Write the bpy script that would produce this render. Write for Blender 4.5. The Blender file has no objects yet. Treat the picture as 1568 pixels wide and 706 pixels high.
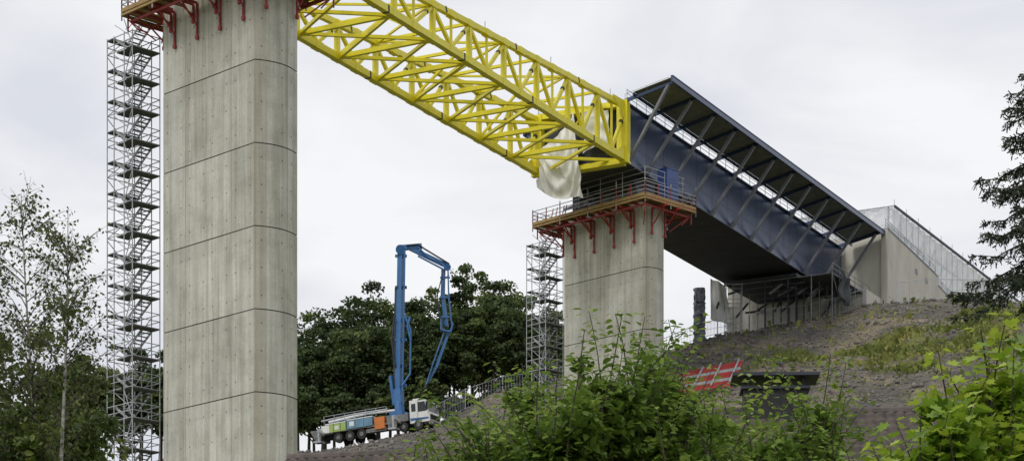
import bpy, math, random
import numpy as np
from mathutils import Vector, Matrix, noise as mnoise
random.seed(7); rng=np.random.default_rng(7)
scene=bpy.context.scene
col=scene.collection

# ------------------------------------------------------------------ helpers
def W(u,v,d):
    """world point for a surveyed bearing (u,v) at distance d north of the camera station"""
    return Vector(((u-784)/3600*d, d, (1350-v)/3600*d))

def group(name, loc=(0,0,0)):
    e=bpy.data.objects.new(name,None); col.objects.link(e); e.empty_display_size=1
    return e

class MB:
    def __init__(s): s.v=[]; s.f=[]; s.m=[]; s.uv=None
    def quad(s,a,b,c,d,m=0):
        n=len(s.v); s.v+= [tuple(a),tuple(b),tuple(c),tuple(d)]; s.f.append((n,n+1,n+2,n+3)); s.m.append(m)
    def poly(s,pts,m=0):
        n=len(s.v); s.v+=[tuple(p) for p in pts]; s.f.append(tuple(range(n,n+len(pts)))); s.m.append(m)
    def hexa(s,p,m=0):
        n=len(s.v); s.v+=[tuple(q) for q in p]
        for f in ((0,3,2,1),(4,5,6,7),(0,1,5,4),(1,2,6,5),(2,3,7,6),(3,0,4,7)):
            s.f.append(tuple(n+i for i in f)); s.m.append(m)
    def beam(s,p0,p1,w,h=None,m=0,up=None):
        h=h or w
        p0=Vector(p0);p1=Vector(p1);d=(p1-p0)
        if d.length<1e-6: return
        d.normalize()
        up=Vector(up) if up is not None else (Vector((0,0,1)) if abs(d.z)<.98 else Vector((0.47,0.88,0)))
        x=d.cross(up).normalized(); y=x.cross(d).normalized()
        x=x*w/2; y=y*h/2
        s.hexa([p0-x-y,p0+x-y,p0+x+y,p0-x+y,p1-x-y,p1+x-y,p1+x+y,p1-x+y],m)
    def box(s,c,ex,ey,sx,sy,z0,z1,m=0):
        c=Vector(c[:2]+(0,)) if isinstance(c,tuple) else Vector((c.x,c.y,0))
        ex=Vector(ex)*sx/2; ey=Vector(ey)*sy/2
        a=[c-ex-ey,c+ex-ey,c+ex+ey,c-ex+ey]
        s.hexa([Vector((q.x,q.y,z0)) for q in a]+[Vector((q.x,q.y,z1)) for q in a],m)
    def tube(s,p0,p1,r0,r1=None,n=6,m=0,cap=True):
        r1=r0 if r1 is None else r1
        p0=Vector(p0);p1=Vector(p1);d=(p1-p0).normalized()
        t=Vector((0,0,1)) if abs(d.z)<.9 else Vector((1,0,0))
        x=d.cross(t).normalized(); y=d.cross(x)
        b=len(s.v)
        for p,r in((p0,r0),(p1,r1)):
            for i in range(n):
                a=2*math.pi*i/n; s.v.append(tuple(p+x*math.cos(a)*r+y*math.sin(a)*r))
        for i in range(n):
            j=(i+1)%n; s.f.append((b+i,b+n+i,b+n+j,b+j)); s.m.append(m)
        if cap:
            s.f.append(tuple(b+i for i in range(n))); s.m.append(m)
            s.f.append(tuple(b+n+i for i in reversed(range(n)))); s.m.append(m)
    def path(s,pts,r0,r1=None,n=5,m=0):
        r1=r0 if r1 is None else r1
        k=len(pts)-1
        for i in range(k):
            s.tube(pts[i],pts[i+1],r0+(r1-r0)*i/k,r0+(r1-r0)*(i+1)/k,n,m,cap=(i==0 or i==k-1))
    def build(s,name,parent,mats,smooth=False):
        me=bpy.data.meshes.new(name); me.from_pydata(s.v,[],s.f)
        for mt in mats: me.materials.append(mt)
        me.polygons.foreach_set('material_index',s.m)
        if smooth: me.polygons.foreach_set('use_smooth',[True]*len(s.f))
        me.update()
        o=bpy.data.objects.new(name,me); col.objects.link(o)
        if parent: o.parent=parent
        return o

def fast_mesh(name,V,F,mats,parent=None,tint=None,smooth=False,mi=None):
    me=bpy.data.meshes.new(name)
    V=np.asarray(V,dtype=np.float32); F=np.asarray(F,dtype=np.int32)
    K=F.shape[1]
    me.vertices.add(len(V)); me.vertices.foreach_set('co',V.ravel())
    me.loops.add(F.size); me.loops.foreach_set('vertex_index',F.ravel())
    me.polygons.add(len(F)); me.polygons.foreach_set('loop_start',np.arange(0,F.size,K,dtype=np.int32))
    me.polygons.foreach_set('loop_total',np.full(len(F),K,dtype=np.int32))
    for m in mats: me.materials.append(m)
    if tint is not None:
        a=me.attributes.new('tint','FLOAT','FACE'); a.data.foreach_set('value',np.asarray(tint,dtype=np.float32))
    if smooth: me.polygons.foreach_set('use_smooth',[True]*len(F))
    me.update(calc_edges=True); me.validate()
    o=bpy.data.objects.new(name,me); col.objects.link(o)
    if parent: o.parent=parent
    return o

OV=(np.array([[0,0,0],[-.27,.3,.07],[-.23,.66,.09],[0,1,-.04],[.23,.66,.09],[.27,.3,.07]]),np.array([[0,3,2,1],[0,5,4,3]]))
RH=(np.array([[0,-.5,0],[.42,0,.1],[0,.5,0],[-.42,0,-.1]]),np.array([[0,1,2,3]]))
_m=[(0,0),(.30,-.05),(.22,.16),(.55,.32),(.36,.40),(.40,.72),(.14,.62),(0,1.0),(-.14,.62),(-.40,.72),(-.36,.40),(-.55,.32),(-.22,.16),(-.30,-.05)]
MP=(np.array([[0,.3,.0]]+[[a,b,.10*abs(a)*2-.05*b] for a,b in _m]),np.array([[0,i,i%14+1] for i in range(1,15)]))
NE=(np.array([[-.09,0,0],[.09,0,0],[.05,1,0],[-.05,1,0]]),np.array([[0,1,2,3]]))
def leaves(name,pos,axis,nrm,size,tpl,mat,parent,tint):
    pos=np.asarray(pos,float);axis=np.asarray(axis,float);nrm=np.asarray(nrm,float);size=np.asarray(size,float)
    axis=axis/(np.linalg.norm(axis,axis=1)[:,None]+1e-9)
    x=np.cross(axis,nrm); x/=np.linalg.norm(x,axis=1)[:,None]+1e-9
    z=np.cross(x,axis)
    T,F=tpl
    V=pos[:,None,:]+size[:,None,None]*(T[None,:,0,None]*x[:,None,:]+T[None,:,1,None]*axis[:,None,:]+T[None,:,2,None]*z[:,None,:])
    N=len(pos);k=len(T)
    FF=(F[None]+ (np.arange(N)*k)[:,None,None]).reshape(-1,F.shape[1])
    return fast_mesh(name,V.reshape(-1,3),FF,[mat],parent,np.repeat(tint,len(F)))

# ------------------------------------------------------------------ materials
def nodes(m):
    m.use_nodes=True; nt=m.node_tree; return nt,nt.nodes,nt.links
def mat(name,c1,c2=None,rough=.7,metal=0,scale=1.0,bump=.0,stretch=(1,1,1),detail=5,c3=None):
    m=bpy.data.materials.new(name); nt,N,L=nodes(m)
    b=N['Principled BSDF']; b.inputs['Roughness'].default_value=rough; b.inputs['Metallic'].default_value=metal
    c2=c2 or tuple(x*.75 for x in c1)
    tc=N.new('ShaderNodeTexCoord'); mp=N.new('ShaderNodeMapping'); mp.inputs['Scale'].default_value=stretch
    L.new(tc.outputs['Object'],mp.inputs['Vector'])
    n=N.new('ShaderNodeTexNoise'); n.inputs['Scale'].default_value=scale; n.inputs['Detail'].default_value=detail; n.inputs['Roughness'].default_value=.62
    L.new(mp.outputs['Vector'],n.inputs['Vector'])
    r=N.new('ShaderNodeValToRGB'); r.color_ramp.elements[0].position=.33; r.color_ramp.elements[1].position=.68
    r.color_ramp.elements[0].color=(*c2,1); r.color_ramp.elements[1].color=(*c1,1)
    if c3:
        e=r.color_ramp.elements.new(.5); e.color=(*c3,1)
    L.new(n.outputs['Fac'],r.inputs['Fac']); L.new(r.outputs['Color'],b.inputs['Base Color'])
    if bump:
        bp=N.new('ShaderNodeBump'); bp.inputs['Strength'].default_value=bump; bp.inputs['Distance'].default_value=.05
        n2=N.new('ShaderNodeTexNoise'); n2.inputs['Scale'].default_value=scale*6; n2.inputs['Detail'].default_value=6
        L.new(mp.outputs['Vector'],n2.inputs['Vector']); L.new(n2.outputs['Fac'],bp.inputs['Height']); L.new(bp.outputs['Normal'],b.inputs['Normal'])
    return m
def leafmat(name,dark,mid,light,trans=.35,rough=.5):
    m=bpy.data.materials.new(name); nt,N,L=nodes(m); b=N['Principled BSDF']
    a=N.new('ShaderNodeAttribute'); a.attribute_name='tint'
    r=N.new('ShaderNodeValToRGB'); e=r.color_ramp.elements; e[0].position=0;e[0].color=(*dark,1); e[1].position=1; e[1].color=(*light,1)
    q=e.new(.55); q.color=(*mid,1)
    L.new(a.outputs['Fac'],r.inputs['Fac']); L.new(r.outputs['Color'],b.inputs['Base Color']); b.inputs['Roughness'].default_value=rough
    b.inputs['Specular IOR Level'].default_value=.35
    t=N.new('ShaderNodeBsdfTranslucent'); L.new(r.outputs['Color'],t.inputs['Color'])
    mx=N.new('ShaderNodeMixShader'); mx.inputs[0].default_value=trans
    L.new(b.outputs[0],mx.inputs[1]); L.new(t.outputs[0],mx.inputs[2]); L.new(mx.outputs[0],N['Material Output'].inputs['Surface'])
    return m

def concrete_mat():
    m=bpy.data.materials.new('pier_concrete'); nt,N,L=nodes(m); b=N['Principled BSDF']; b.inputs['Roughness'].default_value=.85
    def math_(op,a,bb=None):
        n=N.new('ShaderNodeMath'); n.operation=op
        for i,v in enumerate((a,bb)):
            if v is None: continue
            if isinstance(v,(int,float)): n.inputs[i].default_value=v
            else: L.new(v,n.inputs[i])
        return n.outputs[0]
    def noise_(vec,sc,det=6,ro=.6):
        n=N.new('ShaderNodeTexNoise'); n.inputs['Scale'].default_value=sc; n.inputs['Detail'].default_value=det; n.inputs['Roughness'].default_value=ro
        L.new(vec,n.inputs['Vector']); return n.outputs['Fac']
    def mapped(v,s):
        mp=N.new('ShaderNodeMapping'); mp.inputs['Scale'].default_value=s; L.new(v,mp.inputs['Vector']); return mp.outputs['Vector']
    def ramp(f,stops):
        r=N.new('ShaderNodeValToRGB'); e=r.color_ramp.elements
        e[0].position=stops[0][0]; e[0].color=(*stops[0][1],1); e[1].position=stops[-1][0]; e[1].color=(*stops[-1][1],1)
        for p,c in stops[1:-1]:
            q=e.new(p); q.color=(*c,1)
        L.new(f,r.inputs['Fac']); return r.outputs['Color']
    def mix(f,a,c,mode='MIX'):
        n=N.new('ShaderNodeMix'); n.data_type='RGBA'; n.blend_type=mode
        if isinstance(f,(int,float)): n.inputs[0].default_value=f
        else: L.new(f,n.inputs[0])
        for i,v in ((6,a),(7,c)):
            if isinstance(v,tuple): n.inputs[i].default_value=(*v,1)
            else: L.new(v,n.inputs[i])
        return n.outputs[2]
    tc=N.new('ShaderNodeTexCoord'); obj=tc.outputs['Object']
    uv=N.new('ShaderNodeUVMap'); sep=N.new('ShaderNodeSeparateXYZ'); L.new(uv.outputs['UV'],sep.inputs[0]); u=sep.outputs[0]; v=sep.outputs[1]
    base=ramp(noise_(obj,.45,7,.65),[(.3,(.43,.425,.385)),(.5,(.56,.555,.515)),(.7,(.65,.645,.605))])
    fine=ramp(noise_(obj,6,8,.7),[(.3,(.84,.84,.84)),(.7,(1.06,1.06,1.05))])
    c=mix(1.0,base,fine,'MULTIPLY')
    st=ramp(noise_(mapped(obj,(1.6,1.6,.07)),1.2,5),[(.42,(1,1,1)),(.60,(.80,.785,.745))])
    c=mix(1.,c,st,'MULTIPLY')
    st2=ramp(noise_(mapped(obj,(4.5,4.5,.10)),1.0,5),[(.50,(1,1,1)),(.72,(.74,.70,.60))])
    c=mix(.8,c,st2,'MULTIPLY')
    ub=math_('MULTIPLY',math_('GREATER_THAN',u,9.6),math_('LESS_THAN',u,10.6))
    c=mix(math_('MULTIPLY',ub,math_('MULTIPLY',noise_(mapped(obj,(5,5,.08)),1.3,4),.7)),c,(.33,.29,.21))
    fv=math_('FRACT',math_('DIVIDE',v,5.4))
    bl=math_('MULTIPLY',math_('GREATER_THAN',fv,.80),noise_(mapped(obj,(2.5,2.5,.3)),1.4,5))
    c=mix(math_('MULTIPLY',bl,.22),c,(.28,.27,.25))
    pu=math_('FLOOR',math_('DIVIDE',u,2.45)); pv=math_('FLOOR',math_('DIVIDE',v,5.4))
    cmb=N.new('ShaderNodeCombineXYZ'); L.new(pu,cmb.inputs[0]); L.new(pv,cmb.inputs[1])
    wn=N.new('ShaderNodeTexWhiteNoise'); L.new(cmb.outputs[0],wn.inputs['Vector'])
    pt=ramp(wn.outputs['Value'],[(0,(.87,.87,.86)),(1,(1.06,1.06,1.05))]); c=mix(1.0,c,pt,'MULTIPLY')
    fu=math_('MULTIPLY',math_('ABSOLUTE',math_('SUBTRACT',math_('FRACT',math_('DIVIDE',u,2.45)),.5)),2.45)
    seam=math_('GREATER_THAN',fu,1.225-.025)
    c=mix(math_('MULTIPLY',seam,.5),c,(.13,.12,.105))
    dv=math_('SUBTRACT',math_('MULTIPLY',math_('FRACT',math_('DIVIDE',v,1.8)),1.8),.9)
    du=math_('SUBTRACT',math_('MULTIPLY',math_('FRACT',math_('DIVIDE',u,2.45)),2.45),.45)
    dd=math_('SQRT',math_('ADD',math_('MULTIPLY',du,du),math_('MULTIPLY',dv,dv)))
    du2=math_('SUBTRACT',math_('MULTIPLY',math_('FRACT',math_('DIVIDE',u,2.45)),2.45),1.95)
    dd2=math_('SQRT',math_('ADD',math_('MULTIPLY',du2,du2),math_('MULTIPLY',dv,dv)))
    hole=math_('LESS_THAN',math_('MINIMUM',dd,dd2),.06)
    c=mix(math_('MULTIPLY',hole,.7),c,(.06,.055,.05))
    L.new(c,b.inputs['Base Color'])
    bp=N.new('ShaderNodeBump'); bp.inputs['Strength'].default_value=.35; bp.inputs['Distance'].default_value=.03
    L.new(noise_(obj,9,8,.7),bp.inputs['Height']); L.new(bp.outputs['Normal'],b.inputs['Normal'])
    return m
M_conc=concrete_mat()
M_joint=mat('joint_dark_concrete',(.10,.095,.085),(.06,.055,.05),.95,scale=2)  # dark concrete colour of the recessed pour joints
M_abut=mat('abutment_concrete',(.62,.595,.52),(.46,.44,.385),.9,scale=.6,bump=.3,stretch=(1,1,.35),detail=7)
M_yel=mat('yellow_paint',(.80,.70,.02),(.70,.61,.025),.42,scale=1.2,detail=8)
M_yeld=mat('dark_joint_steel',(.05,.05,.05),(.02,.02,.02),.6,scale=3)
M_blue=mat('blue_steel_paint',(.060,.088,.165),(.034,.053,.112),.24,metal=.3,scale=.30,stretch=(1,1,.5),detail=8)
M_bdark=mat('dark_steel',(.035,.042,.06),(.022,.026,.038),.6,scale=1)
M_soffit=mat('soffit_dark_steel',(.045,.047,.058),(.03,.032,.042),.65,scale=.4)  # girder underside, a darker steel colour than the blue webs
M_strut=mat('strut_grey_steel',(.20,.21,.24),(.14,.15,.18),.5,scale=2)
M_corr=mat('corrugated_sheet',(.22,.225,.22),(.15,.155,.155),.5,metal=.2,scale=1)
M_galv=mat('galvanised_tube',(.46,.48,.50),(.30,.32,.34),.5,metal=.25,scale=3)
M_plat=mat('scaffold_platform',(.10,.105,.11),(.06,.06,.065),.7,scale=3)
M_red=mat('red_formwork_steel',(.36,.035,.03),(.22,.025,.022),.55,scale=2)
M_wood=mat('formwork_timber',(.42,.29,.12),(.26,.17,.075),.8,scale=2,stretch=(1,1,5))
M_ply=mat('plywood_brown',(.20,.10,.055),(.12,.06,.035),.8,scale=2)
M_tarp=mat('white_tarpaulin',(.82,.82,.81),(.70,.70,.69),.7,scale=.8)
M_dtarp=mat('grey_plastic_wrap',(.15,.17,.20),(.05,.06,.08),.3,scale=2.2)
M_bark=mat('bark',(.09,.075,.055),(.04,.033,.025),.9,scale=6,bump=.4)
M_birchb=mat('birch_bark',(.50,.48,.44),(.12,.11,.10),.8,scale=5,stretch=(1,1,3))
M_tile=mat('clay_roof_tile',(.12,.095,.082),(.045,.038,.034),.75,scale=2.5,bump=.2)
M_plaster=mat('house_plaster',(.55,.52,.45),(.45,.43,.38),.9,scale=1)
M_black=mat('black_rubber',(.02,.02,.02),(.012,.012,.012),.7,scale=4)
M_glass=mat('dark_glass',(.02,.025,.03),(.015,.02,.022),.08,scale=1)
M_white=mat('white_truck_paint',(.78,.78,.77),(.60,.60,.58),.35,scale=1.5)
M_pump=mat('light_blue_boom_paint',(.045,.16,.38),(.03,.12,.30),.4,scale=1.5)
M_tank=mat('dusty_blue_panel',(.16,.30,.42),(.10,.21,.31),.5,scale=1.2)
M_green=mat('green_panel',(.38,.50,.14),(.28,.40,.10),.5,scale=2)
M_orange=mat('orange_panel',(.66,.20,.04),(.50,.15,.03),.5,scale=2)
M_grey=mat('machine_grey',(.22,.22,.22),(.10,.10,.10),.6,scale=3)
M_stone=mat('rubble_stone',(.23,.215,.195),(.11,.103,.095),.9,scale=1.5)

# ------------------------------------------------------------------ terrain
cols=[
(-400,[(0,-1.6),(100,8),(200,28),(260,42),(300,46),(3000,46)]),
(-60,[(0,-1.6),(50,0),(100,8),(150,20),(200,32),(250,43),(300,49),(3000,49)]),
(-22,[(0,-1.6),(50,1),(100,9),(150,21),(200,31),(230,39),(240,43),(247,45.2),(256,46.2),(300,49),(3000,49)]),
(-14,[(0,-1.6),(50,1),(100,9),(150,21),(200,32),(228,40.5),(236,43.6),(242,45.4),(250,46.3),(258,48),(300,50),(3000,49)]),
(-8,[(0,-1.6),(50,1),(100,9),(150,21),(200,33),(228,42),(236,44.8),(240,46.3),(247,46.9),(254,50),(300,50),(3000,49)]),
(-1.7,[(0,-1.6),(50,1),(100,9),(150,21),(200,35),(225,43),(240,47.5),(250,51.8),(260,52.5),(300,52),(3000,50)]),
(9,[(0,-1.6),(50,1),(100,9),(150,21),(200,39.5),(209,43.2),(225,48),(237,52.5),(246,54.2),(300,54),(3000,50)]),
(15.4,[(0,-1.6),(50,1),(100,9),(150,21),(200,40),(218,47.3),(236,53),(246,55),(300,55),(3000,50)]),
(23,[(0,-1.6),(50,1),(100,9),(150,21),(190,36),(216,47.6),(240,56),(250,57),(300,57),(3000,50)]),
(32,[(0,-1.6),(50,1),(100,9),(150,21),(190,37),(215,47.5),(238,57.2),(245,58.3),(300,59),(3000,50)]),
(38,[(0,-1.6),(50,1),(100,9),(150,21),(190,38),(215,49),(238,58.6),(243,59.3),(300,60),(3000,50)]),
(46,[(0,-1.6),(50,1),(100,9),(150,21),(190,38.5),(215,49.6),(236,58.5),(240,59.3),(300,60),(3000,50)]),
(60,[(0,-1.6),(50,1),(100,9),(150,21),(190,39),(215,49.8),(234,57.6),(240,58.8),(300,60),(3000,50)]),
(400,[(0,-1.6),(100,9),(190,36),(240,55),(300,60),(3000,50)]),
]
CX=np.array([c[0] for c in cols],float)
def H0(x,y):
    zs=np.array([np.interp(y,[p[0] for p in c[1]],[p[1] for p in c[1]]) for c in cols])
    return float(np.interp(x,CX,zs))
def Hn(x,y):
    a=.9 if (y>195 and y<300) else .4
    n=mnoise.fractal(Vector((x*.12,y*.12,0)),1.0,2.0,4)*a*.8
    n+=mnoise.noise(Vector((x*.9,y*.9,3)))*.22
    return n
def TZ(x,y): return H0(x,y)+Hn(x,y)*flat(x,y)
def flat(x,y):
    d=math.hypot((x+14)/9,(y-246)/5); return min(1,max(.15,d-.4))
def grassmask(x,y):
    n=mnoise.fractal(Vector((x*.09+7,y*.12,1)),1.0,2.0,4)
    n2=mnoise.fractal(Vector((x*.22+3,y*.30,4)),1.0,2.0,3)
    hi=216+(min(x,46)-20)*.48; lo=209-(x-30)*.10
    g=0.
    if x>12:
        g=min(1,max(0,(hi-y+n*10)/3))*min(1,max(0,(y-lo+n*6)/3))
        g*=min(1,max(.0,.70+n2*2.0))
        if y<190+n*8: g=.8
    else:
        g=1. if y<226+n*5 else .0
        if y>258: g=1.
    if y>262: g=1.
    return g
xs=np.concatenate([[-4000,-1500,-600,-300,-160,-100],np.arange(-80,110,1.0),[110,130,180,300,600,1500,4000]])
ys=np.concatenate([[-2500,-800,-200,-50,-10],np.arange(0,180,4.0),np.arange(180,300,.8),[300,330,400,600,1000,1800,4000]])
V=[];G=[]
CZ=np.array([[np.interp(y,[p[0] for p in c[1]],[p[1] for p in c[1]]) for c in cols] for y in ys])
for j,y in enumerate(ys):
    zrow=np.interp(xs,CX,CZ[j])
    for i,x in enumerate(xs):
        z=zrow[i]+(Hn(x,y)*flat(x,y) if -90<x<120 and 0<y<320 else 0)
        V.append((x,y,z)); G.append(grassmask(x,y) if abs(x)<200 and 0<y<400 else 1.)
nx=len(xs);ny=len(ys)
I=np.arange(nx*ny).reshape(ny,nx)
F=np.stack([I[:-1,:-1],I[:-1,1:],I[1:,1:],I[1:,:-1]],-1).reshape(-1,4)
def groundmat():
    m=bpy.data.materials.new('ground_gravel_and_grass'); nt,N,L=nodes(m); b=N['Principled BSDF']; b.inputs['Roughness'].default_value=.95
    tc=N.new('ShaderNodeTexCoord')
    def nz(s,d=8,r=.65):
        n=N.new('ShaderNodeTexNoise'); n.inputs['Scale'].default_value=s; n.inputs['Detail'].default_value=d; n.inputs['Roughness'].default_value=r
        L.new(tc.outputs['Object'],n.inputs['Vector']); return n.outputs['Fac']
    def rp(f,st):
        r=N.new('ShaderNodeValToRGB'); e=r.color_ramp.elements; e[0].position=st[0][0];e[0].color=(*st[0][1],1);e[1].position=st[-1][0];e[1].color=(*st[-1][1],1)
        for p,c in st[1:-1]:
            q=e.new(p); q.color=(*c,1)
        L.new(f,r.inputs['Fac']); return r.outputs['Color']
    big=rp(nz(.14,7),[(.36,(.10,.095,.09)),(.5,(.16,.142,.115)),(.62,(.27,.225,.155))])
    fine=rp(nz(1.6,9,.78),[(.32,(.35,.35,.36)),(.52,(.95,.95,.95)),(.72,(1.5,1.48,1.42))])
    mx=N.new('ShaderNodeMix'); mx.data_type='RGBA'; mx.blend_type='MULTIPLY'; mx.inputs[0].default_value=1; L.new(big,mx.inputs[6]); L.new(fine,mx.inputs[7])
    gr=rp(nz(.7,8,.7),[(.3,(.085,.09,.028)),(.5,(.15,.16,.042)),(.7,(.23,.225,.075))])
    at=N.new('ShaderNodeAttribute'); at.attribute_name='grass'
    ad=N.new('ShaderNodeMath'); ad.operation='ADD'; L.new(at.outputs['Fac'],ad.inputs[0])
    sb=N.new('ShaderNodeMath'); sb.operation='SUBTRACT'; L.new(nz(.9,6),sb.inputs[0]); sb.inputs[1].default_value=.66; L.new(sb.outputs[0],ad.inputs[1])
    sm=N.new('ShaderNodeMapRange'); sm.inputs[1].default_value=.2; sm.inputs[2].default_value=.6; L.new(ad.outputs[0],sm.inputs[0])
    m2=N.new('ShaderNodeMix'); m2.data_type='RGBA'; L.new(sm.outputs[0],m2.inputs[0]); L.new(mx.outputs[2],m2.inputs[6]); L.new(gr,m2.inputs[7])
    L.new(m2.outputs[2],b.inputs['Base Color'])
    bp=N.new('ShaderNodeBump'); bp.inputs['Strength'].default_value=1; bp.inputs['Distance'].default_value=.35
    L.new(nz(1.6,10,.75),bp.inputs['Height']); L.new(bp.outputs['Normal'],b.inputs['Normal'])
    return m
g=fast_mesh('ground',V,F,[groundmat()],smooth=True)
a=g.data.attributes.new('grass','FLOAT','POINT'); a.data.foreach_set('value',np.array(G,dtype=np.float32))

M_grass=leafmat('grass_blades',(.09,.11,.03),(.20,.24,.055),(.40,.37,.14),.35,.7)
pos=[];sz=[];tn=[]
while len(pos)<26000:
    x=random.uniform(12,66); y=random.uniform(186,240)
    gm=grassmask(x,y)
    if random.random()<max(gm*(.45+.9*mnoise.noise(Vector((x*.3,y*.3,0)))),.03 if mnoise.noise(Vector((x*.5,y*.5,9)))>.1 else 0):
        pos.append((x,y,TZ(x,y)-.03)); sz.append(random.uniform(.18,.5)*(1.8 if random.random()<.05 else 1)); tn.append(min(1,max(0,random.gauss(.5,.2)+.45*mnoise.noise(Vector((x*.15,y*.2,5))))))
n=len(pos); ax=rng.normal(0,.45,(n,3)); ax[:,2]=1
leaves('grass',pos,ax,rng.normal(0,1,(n,3)),sz,(np.array([[-.18,0,0],[.18,0,0],[.35,.9,0],[-.2,1,0]]),np.array([[0,1,2,3]])),M_grass,None,np.array(tn))
oc=np.array([[1,0,0],[0,1,0],[-1,0,0],[0,-1,0],[0,0,.8],[0,0,-.8]],float)
of=np.array([[0,1,4],[1,2,4],[2,3,4],[3,0,4],[1,0,5],[2,1,5],[3,2,5],[0,3,5]])
RV=[];RF=[]
k=0
for _ in range(14000):
    if random.random()<.75: x=random.uniform(10,66); y=random.uniform(190,243)
    else: x=random.uniform(-24,12); y=random.uniform(226,256)
    if grassmask(x,y)>.4 and random.random()<.75: continue
    r=random.uniform(.06,.2)*(2.2 if random.random()<.06 else 1)
    R=np.array(Matrix.Rotation(random.uniform(0,6.28),3,Vector((random.random(),random.random(),1)).normalized()))
    p=(oc*rng.uniform(.6,1.3,(6,3))*r)@R.T+np.array([x,y,TZ(x,y)+r*.2])
    RV.append(p); RF.append(of+k); k+=6
fast_mesh('rubble',np.concatenate(RV),np.concatenate(RF),[M_stone])

# ------------------------------------------------------------------ piers
av=Vector((-.711,.703,0)).normalized(); bv=Vector((.703,.711,0)).normalized()
def pier(C,Lw,Ls,z0,z1,joints):
    g=group('bridge_pier')
    C=Vector(C); pts=[]
    def arc(p,q,out,sag,n=12):
        r=[]
        for i in range(n):
            t=i/n; r.append((p.lerp(q,t)+out*(sag*(1-(2*t-1)**2))))
        return r
    A=C; B=C+bv*Ls; Cc=B+av*Lw; D=C+av*Lw
    ring=[]
    nf=8
    ring+= [D.lerp(A,i/nf) for i in range(nf)]
    ring+= arc(A,B,-av,.55)
    ring+= [B.lerp(Cc,i/nf) for i in range(nf)]
    ring+= arc(Cc,D,av,.55)
    cen=(A+Cc)/2
    n=len(ring)
    us=[0]
    for i in range(n): us.append(us[-1]+(ring[(i+1)%n]-ring[i]).length)
    lev=[(z0,0,0)]
    for j in joints:
        lev+=[(j-.035,0,0),(j-.035,.05,1),(j+.035,.05,1),(j+.035,0,0)]
    lev+=[(z1,0,0)]
    verts=[];faces=[];mi=[];uvs=[]
    for z,ins,_ in lev:
        for p in ring:
            d=(cen-p); d.z=0; d.normalize(); q=p+d*ins
            verts.append((q.x,q.y,z))
    for k in range(len(lev)-1):
        for i in range(n):
            j=(i+1)%n
            faces.append((k*n+i,k*n+j,(k+1)*n+j,(k+1)*n+i)); mi.append(1 if (lev[k][1]>0 or lev[k+1][1]>0) else 0)
            uvs+= [(us[i],lev[k][0]),(us[i+1],lev[k][0]),(us[i+1],lev[k+1][0]),(us[i],lev[k+1][0])]
    t=(len(lev)-1)*n
    faces.append(tuple(t+i for i in range(n))); mi.append(0); uvs+=[(0,0)]*n
    me=bpy.data.meshes.new('shaft'); me.from_pydata(verts,[],faces)
    uvl=me.uv_layers.new(name='UVMap'); uvl.data.foreach_set('uv',np.array([(a_,b_-53.5) for a_,b_ in uvs],dtype=np.float32).ravel())
    me.materials.append(M_conc); me.materials.append(M_joint); me.polygons.foreach_set('material_index',mi); me.update()
    o=bpy.data.objects.new('shaft',me); col.objects.link(o); o.parent=g
    return g
C1=Vector((-16.74,153,0)); C2=Vector((11.45,205,0))
PF=59.1
pier(C1,9.8,3.6,18,PF+.5,[21.1,26.5,31.9,37.3,42.7,48.1,53.5])
pier(C2,9.5,2.7,40,PF+.5,[42.8,48.2,53.6])

def rail(mb,p,q,h=1.1,sp=2.0,m=0,mp=None,r=.05,levels=(.45,.8,1.1)):
    p=Vector(p);q=Vector(q);n=max(1,round((q-p).length/sp))
    for i in range(n+1):
        a=p.lerp(q,i/n); mb.beam(a,a+Vector((0,0,h)),r*1.3,r*1.3,mp if mp is not None else m)
    for l in levels: mb.beam(p+Vector((0,0,l)),q+Vector((0,0,l)),r,r,m)

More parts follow.
